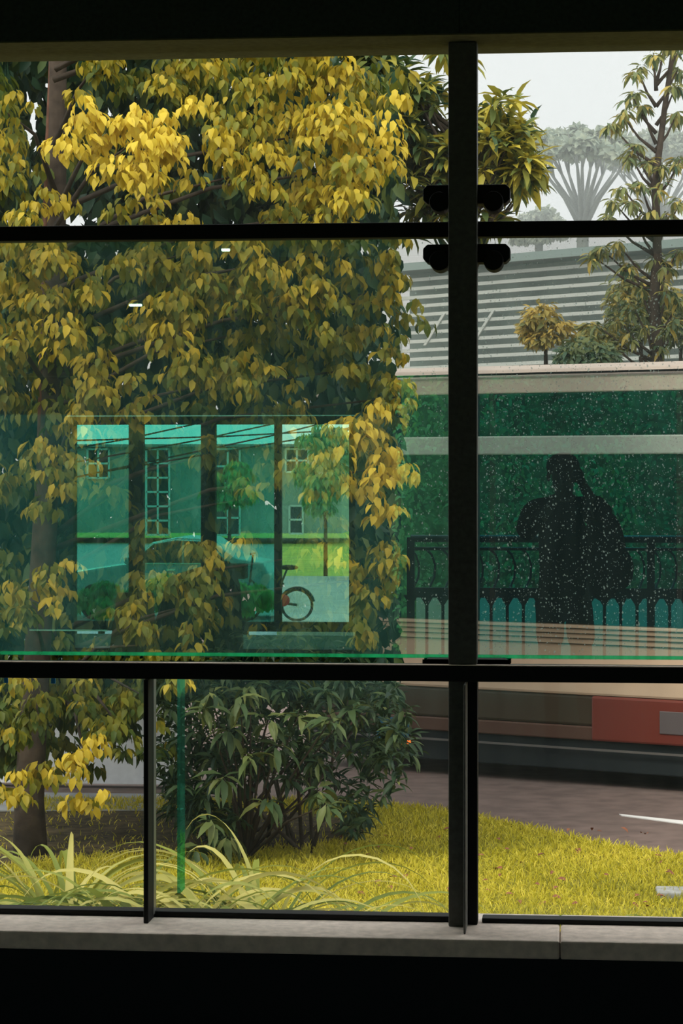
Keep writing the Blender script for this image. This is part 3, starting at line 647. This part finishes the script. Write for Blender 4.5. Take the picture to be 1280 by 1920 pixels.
back_bush(610, 880, 55, 44, 'rounded tree beyond the clear bay', .55, 'street_tree', k=3, flat=1.4, kind='tree'); back_bush(430, 920, 45, 46, 'loose street tree beyond the third bay', .7, 'street_tree', k=1.6, flat=1.2, kind='tree')
# power cables across the rear sky
CL = ['sagging lowest across the left bays', 'running highest over the middle bays', 'lowest over the clear bay', 'second lowest over the clear bay', 'topmost at the left bay']
for k, (pa, ya, pb, yb) in enumerate([(60, 850, 400, 783), (140, 862, 560, 780), (330, 850, 700, 765), (400, 845, 690, 790), (110, 822, 680, 800)]):
    A_ = rf(pa, ya, 52); B_ = rf(pb, yb, 60); mid = (A_ + B_) / 2 - Vector((0, 0, .12))
    A_ = A_ + (A_ - B_) * .6; B_ = B_ + (B_ - A_) * .4
    e = MB().tube([A_, mid, B_], .022, 5).build('power_cable', rub); tag(e, 'thin dark power cable behind the walkway, ' + CL[k], 'cable', 'power cables behind the walkway')
# far building with white gridded windows
FY = 81; fb = rf(380, 890, FY); fbl = empty('street_building', (fb.x, fb.y, GZ), 'low grey green street building with white gridded windows', 'building')
fx = lambda px: rf(px, 890, FY).x - fb.x; fz = lambda py: rf(380, py, FY).z - GZ
MB().box(fx(-200), fx(640), -8, 0, 0, fz(836)).build('wall', mat('building_wall', (.36, .44, .38), .9, var=.15, vscale=.6), fbl)
MB().box(fx(-205), fx(645), -8.3, .4, fz(838), fz(833)).build('roof', mat('building_roof', (.3, .34, .32), .9), fbl)
wfm = mat('white_window_frame', (.85, .88, .85), .6); wgl = mat('dark_window_glass', (.03, .05, .05), .3)
for pa, pb, ya, yb, nc, nr_ in [(165, 205, 842, 896, 2, 2), (275, 318, 842, 1003, 2, 6), (405, 450, 842, 1003, 2, 5), (536, 578, 842, 885, 2, 2), (543, 568, 948, 1000, 1, 2)]:
    xa, xb, za, zb = fx(pa), fx(pb), fz(yb), fz(ya); t = .07
    g = MB().box(xa, xb, .0, .05, za, zb).build('window', wgl, fbl); b = MB()
    for i in range(nc + 1): x = xa + (xb - xa) * i / nc; b.box(x - t / 2, x + t / 2, .05, .12, za, zb)
    for j in range(nr_ + 1): z = za + (zb - za) * j / nr_; b.box(xa, xb, .05, .12, z - t / 2, z + t / 2)
    b.build('window_grid', wfm, g)
# parked car
cy = 35.3; cc = rf(318, 890, cy); car = empty('car', (cc.x, -cy, -.98), 'pale saloon car mirrored through the tinted bays', 'car'); car.scale.x = .86
cpaint = mat('car_paint', (.28, .34, .34), .3, spec=.6); cgl = mat('car_glass', (.02, .03, .03), .1, spec=.6); chrome = mat('chrome', (.85, .87, .87), .25, .6)
body = [(-2.2, .35), (-2.25, .6), (-2.1, .82), (-1.3, .93), (-.75, 1.0), (-.2, 1.38), (.3, 1.47), (.95, 1.45), (1.55, 1.10), (2.1, 1.02), (2.25, .8), (2.22, .4), (1.9, .3), (-1.9, .3)]
MB().prism(body, -.85, .85).build('body', cpaint, car, smooth=False, bevel=.05)
for s_ in (-1, 1):
    y0_, y1_ = (.85, .862) if s_ > 0 else (-.862, -.85)
    MB().prism([(-.62, 1.02), (-.15, 1.34), (.32, 1.40), (.42, 1.40), (.42, 1.02)], y0_, y1_).build('window', cgl, car)
    MB().prism([(.47, 1.02), (.47, 1.40), (.9, 1.38), (1.30, 1.08), (1.28, 1.02)], y0_, y1_).build('window', cgl, car)
    MB().tube([(-.66, s_ * .865, 1.01), (-.16, s_ * .865, 1.36), (.3, s_ * .865, 1.425), (.9, s_ * .865, 1.40), (1.34, s_ * .865, 1.08), (1.3, s_ * .865, 1.005), (-.66, s_ * .865, 1.005)], .012, 5).build('window_trim', chrome, car)
    for x in (-1.4, 1.35):
        w_ = MB().tube([(x, s_ * .70, .32), (x, s_ * .87, .32)], .32, 24).build('wheel', rub, car); MB().tube([(x, s_ * .87, .32), (x, s_ * .88, .32)], .2, 16).build('hubcap', chrome, w_)
    MB().box(-2.24, -2.0, s_ * .65 - .15, s_ * .65 + .15, .62, .74).build('headlamp', mat('headlamp', (.9, .9, .85), .3, emit=(1, 1, .9), es=3), car, bevel=.02)
    MB().box(-.75, -.55, s_ * .93 - .06, s_ * .93 + .06, 1.0, 1.12).build('wing_mirror', cpaint, car, bevel=.02)
    MB().box(.1, .3, s_ * .86 - .01, s_ * .86 + .01, .88, .91).build('door_handle', chrome, car)
# bicycle
by = 28.4; bc = rf(528, 890, by); bk = empty('bicycle', (bc.x, -by, GZ), 'small wheeled bicycle with a red basket mirrored in the clear bay', 'bicycle'); bk.scale = (1.15, 1.15, 1.15)
bm_ = mat('bicycle_frame', (.01, .04, .045), .4)
def ring(name, c, R, r, par, m):
    pts = [(c[0] + R * math.cos(t), c[1], c[2] + R * math.sin(t)) for t in [2 * math.pi * i / 24 for i in range(25)]]; o = MB().tube(pts, r, 6).build(name, m, par, smooth=True); return o
for x in (-.48, .2):
    o = ring('wheel', (x, 0, .21), .2, .018, bk, rub); b = MB()
    for i in range(8): t = math.pi * i / 8; b.tube([(x - .19 * math.cos(t), 0, .21 - .19 * math.sin(t)), (x + .19 * math.cos(t), 0, .21 + .19 * math.sin(t))], .003, 4)
    b.build('spokes', chrome, o)
MB().tube([(.2, 0, .21), (-.1, 0, .25), (-.42, 0, .55), (-.48, 0, .21)], .018, 6).tube([(-.1, 0, .25), (.02, 0, .5)], .018, 6).build('frame', bm_, bk)
MB().tube([(-.1 + .08, 0, .45), (.07, 0, .68)], .014, 6).build('seat_post', bm_, bk); MB().ell((.09, 0, .70), .13, .07, .035).build('saddle', rub, bk, smooth=True)
MB().tube([(-.42, 0, .5), (-.38, 0, .86)], .014, 6).tube([(-.38, -.22, .88), (-.38, .22, .88)], .012, 6).build('handlebar', bm_, bk)
MB().box(-.72, -.46, -.14, .14, .55, .75).build('basket', rub, bk, bevel=.02); MB().ell((.02, .02, .27), .09, .03, .08).build('red_guard', mat('red_plastic', (.6, .04, .05), .4), bk, smooth=True)
MB().tube([(.2 + .23 * math.cos(t), 0, .21 + .23 * math.sin(t)) for t in [.2 + i * .25 for i in range(11)]], .015, 6).build('mudguard', bm_, bk)
# unidentified dark and brown shapes before the shelter, given plausible forms
hp = rf(350, 890, 17.2); o = MB().prism([(-.55, -.02), (-.45, .35), (-.28, .75), (-.2, .98), (.25, 1.08), (.5, 1.12), (.62, .9), (.66, .4), (.62, -.02)], -.25, .25).build('covered_mound', mat('dark_cover', (.006, .016, .014), .9, spec=.05), bevel=.06)
o.location = (hp.x, hp.y, GZ + .0); o.scale = (.85, 1, 1.18); tag(o, 'dark cover draped over a trolley in front of the shelter', 'mound')
bd = rf(250, 890, 16.9); o = MB().prism([(-.3, 0), (-.16, 1.0), (.2, 1.0), (.27, 0)], -.03, .03).build('leaning_board', mat('brown_board', (.07, .03, .008), .7)); o.location = (bd.x, bd.y, GZ); o.scale = (1, 1, 1.0)
tag(o, 'brown tapering board standing beside the covered trolley', 'board')
# ceiling lamps
for px, py, w_, lab in ((423, 468, .05, 'nearer'), (428, 571, .08, 'farther')):
    d_ = ray(px, py); t = (3.28 - EYE) / d_.z; X_ = d_.x * t; Yv = -D0 + d_.y * t
    Yv = min(Yv, 11.3)
    e = empty('ceiling_light', (X_, -Yv, 3.3), 'small warm ceiling lamp over the walkway, %s of the two mirrored dashes' % lab, 'lamp', group='walkway ceiling lamps')
    w_ *= .6; zz = EYE + (Yv + D0) * (890 - py) / F - 3.3
    MB().box(-w_ - .02, w_ + .02, -.05, .05, zz + .02, 0).build('housing', M['steel'], e); MB().box(-w_, w_, -.025, .025, zz + .004, zz + .02).build('diffuser', mat('lamp_glow', (1, .9, .8), .5, emit=(1, .72, .55), es=9), e, bevel=.005)

# ============================================================ the photographer
PX, PY = -.03, -7.02
pr = empty('person', (PX, PY, 0), 'person in dark clothes raising a camera to the face, mirrored in the rain-spotted pane', 'person')
def skin(name, verts, edges, radii, m, parent, sub=2, root=0):
    me = bpy.data.meshes.new(name); me.from_pydata(verts, edges, []); me.materials.append(m)
    o = bpy.data.objects.new(name, me); C.objects.link(o); o.parent = parent
    o.modifiers.new('skin', 'SKIN'); sv = me.skin_vertices[0] if me.skin_vertices else None
    if sv is None:
        bpy.context.view_layer.objects.active = o; bpy.ops.mesh.customdata_skin_add(); sv = me.skin_vertices[0]
    for i, r in enumerate(radii):
        sv.data[i].radius = r if isinstance(r, tuple) else (r, r); sv.data[i].use_root = (i == root)
    o.modifiers['skin'].use_smooth_shade = True
    s = o.modifiers.new('sub', 'SUBSURF'); s.levels = sub; s.render_levels = sub; return o
sk = mat('skin', (.10, .06, .045), .7); cl = mat('dark_jacket', (.008, .010, .010), .95, var=.2, vscale=30, spec=.05); shm = mat('dark_shorts', (.010, .010, .012), .95, spec=.05)
hairm = mat('black_hair', (.006, .005, .005), .8, var=.3, vscale=90)
bv = []; be = []; br = []
def bv_(p, r, par=None): bv.append(p); br.append(r); (par is not None) and be.append((par, len(bv) - 1)); return len(bv) - 1
pel = bv_((0, 0, .92), (.13, .10)); ab = bv_((0, 0, 1.08), (.12, .09), pel); ch = bv_((0, .0, 1.28), (.15, .105), ab); nk0 = bv_((0, .0, 1.42), (.08, .065), ch)
nk = bv_((0, .02, 1.48), .05, nk0); hd0 = bv_((0, .06, 1.53), (.062, .07), nk); hd1 = bv_((0, .07, 1.61), (.078, .095), hd0); hd2 = bv_((0, .06, 1.68), (.06, .075), hd1)
hands = []
for s_, sho, elb, wri in ((-1, (-.17, 0, 1.40), (-.205, .16, 1.24), (-.035, .265, 1.47)), (1, (.17, 0, 1.41), (.215, .15, 1.36), (.105, .235, 1.555))):
    a = bv_(sho, .055, nk0); e_ = bv_(elb, .042, a); w_ = bv_(wri, .027, e_); pal = (wri[0] + (.03 if s_ < 0 else -.012), wri[1] + .035, wri[2] + .045)
    pm = bv_(pal, (.03, .018), w_)
    for k in range(4):
        o_ = (k - 1.5) * .017
        if s_ < 0: p1 = (pal[0] + .02 + o_ * .3, pal[1] + .02 + o_, pal[2] + .025); p2 = (p1[0] + .015, p1[1] + .005, p1[2] + .028); p3_ = (p2[0] - .004, p2[1], p2[2] + .022)
        else: p1 = (pal[0] - .002, pal[1] + .03, pal[2] + .012 + o_); p2 = (p1[0] - .024, p1[1] + .014, p1[2]); p3_ = (p2[0] - .022, p2[1] + .002, p2[2])
        a1 = bv_(p1, .0095, pm); a2 = bv_(p2, .0085, a1); bv_(p3_, .007, a2)
    tb_ = bv_((pal[0] + (-.012 if s_ < 0 else -.01), pal[1] - .01, pal[2] + .03), .011, pm); bv_((pal[0] + (-.004 if s_ < 0 else -.035), pal[1] - .006, pal[2] + .058), .009, tb_)
for s_, hx, kx, fx_ in ((-1, -.075, -.07, -.065), (1, .09, .115, .13)):
    h = bv_((hx, 0, .86), .09, pel); k = bv_((kx, .02, .50), .056, h); a = bv_((fx_, -.02, .10), .036, k); f = bv_((fx_, .0, .05), .038, a); bv_((fx_, .15, .032), (.035, .026), f)
skin('body', bv, be, br, sk, pr)
o = MB().ell((0, .175, 1.585), .014, .02, .022).build('nose', sk, pr, smooth=True); MB().ell((0, .158, 1.545), .024, .01, .008).build('mouth', mat('lips', (.12, .04, .04), .6), pr, smooth=True)
for s_ in (-1, 1): MB().ell((s_ * .084, .06, 1.59), .012, .02, .03).build('ear', sk, pr, smooth=True); MB().ell((s_ * .033, .155, 1.615), .013, .008, .009).build('eye', hairm, pr, smooth=True)
b = MB().ell((0, .045, 1.645), .098, .11, .085); b.v = [(x, y, max(z, 1.60 + .10 * max(0, (y - .06) / .1))) for x, y, z in b.v]; b.build('hair', hairm, pr, smooth=True)
jv = [(0, 0, .80), (0, 0, .95), (0, 0, 1.10), (0, 0, 1.28), (0, 0, 1.41), (0, .015, 1.47), (-.18, 0, 1.40), (-.22, .16, 1.25), (-.11, .22, 1.38), (.18, 0, 1.41), (.235, .15, 1.37), (.17, .20, 1.47)]
je = [(0, 1), (1, 2), (2, 3), (3, 4), (4, 5), (4, 6), (6, 7), (7, 8), (4, 9), (9, 10), (10, 11)]
jr = [(.165, .13), (.155, .125), (.145, .115), (.165, .12), (.10, .085), .062, .075, .064, .045, .075, .064, .042]
skin('jacket', jv, je, jr, cl, pr)
skin('shorts', [(0, 0, .90), (-.075, 0, .82), (-.075, .02, .58), (.09, 0, .82), (.11, .02, .58)], [(0, 1), (1, 2), (0, 3), (3, 4)], [(.13, .11), .095, .085, .095, .085], shm, pr)
for x in (-.065, .13): b = MB().box(x - .05, x + .05, -.06, .21, 0, .085).build('shoe', rub, pr, bevel=.03)
# camera in the hands
ce = empty('camera', (-.0, -6.80, 1.60), 'black camera with a long lens held to the person\'s face', 'camera', rz=TH)
MB().box(-.065, .065, -.035, .015, -.045, .04).box(-.025, .025, -.03, .015, .04, .065).build('camera_body', rub, ce, bevel=.008)
MB().tube([(0, .015, 0), (0, .05, 0), (0, .052, 0), (0, .105, 0)], [.033, .033, .037, .037], 24).build('lens', rub, ce)
# shoulder bag
bg_ = empty('shoulder_bag', (.205, -7.10, .95), 'bulky dark bag slung at the person\'s hip and back', 'bag')
b = MB().ell((0, 0, .18), .13, .13, .27, 20, 14).ell((.10, 0, .10), .075, .10, .12, 16, 10).build('bag_body', cl, bg_, smooth=True)
MB().tube([(-.08, .04, .36), (-.18, .05, .48), (-.30, .0, .50)], .014, 6).build('strap', rub, bg_, smooth=True)
# ============================================================ rain haze in the distance
hz = MB().box(-60, 60, 15, 150, GZ - .05, 45).build('haze', bpy.data.materials.new('rain_haze')); tag(hz, 'thin grey rain haze filling the distance beyond the bus', 'haze', kind='stuff')
hm = hz.data.materials[0]; hm.use_nodes = True; n_ = hm.node_tree.nodes; n_.remove(n_['Principled BSDF'])
vs = n_.new('ShaderNodeVolumeScatter'); vs.inputs['Color'].default_value = (.93, .97, .96, 1); vs.inputs['Density'].default_value = .0055; vs.inputs['Anisotropy'].default_value = .2
hm.node_tree.links.new(vs.outputs[0], n_['Material Output'].inputs['Volume'])
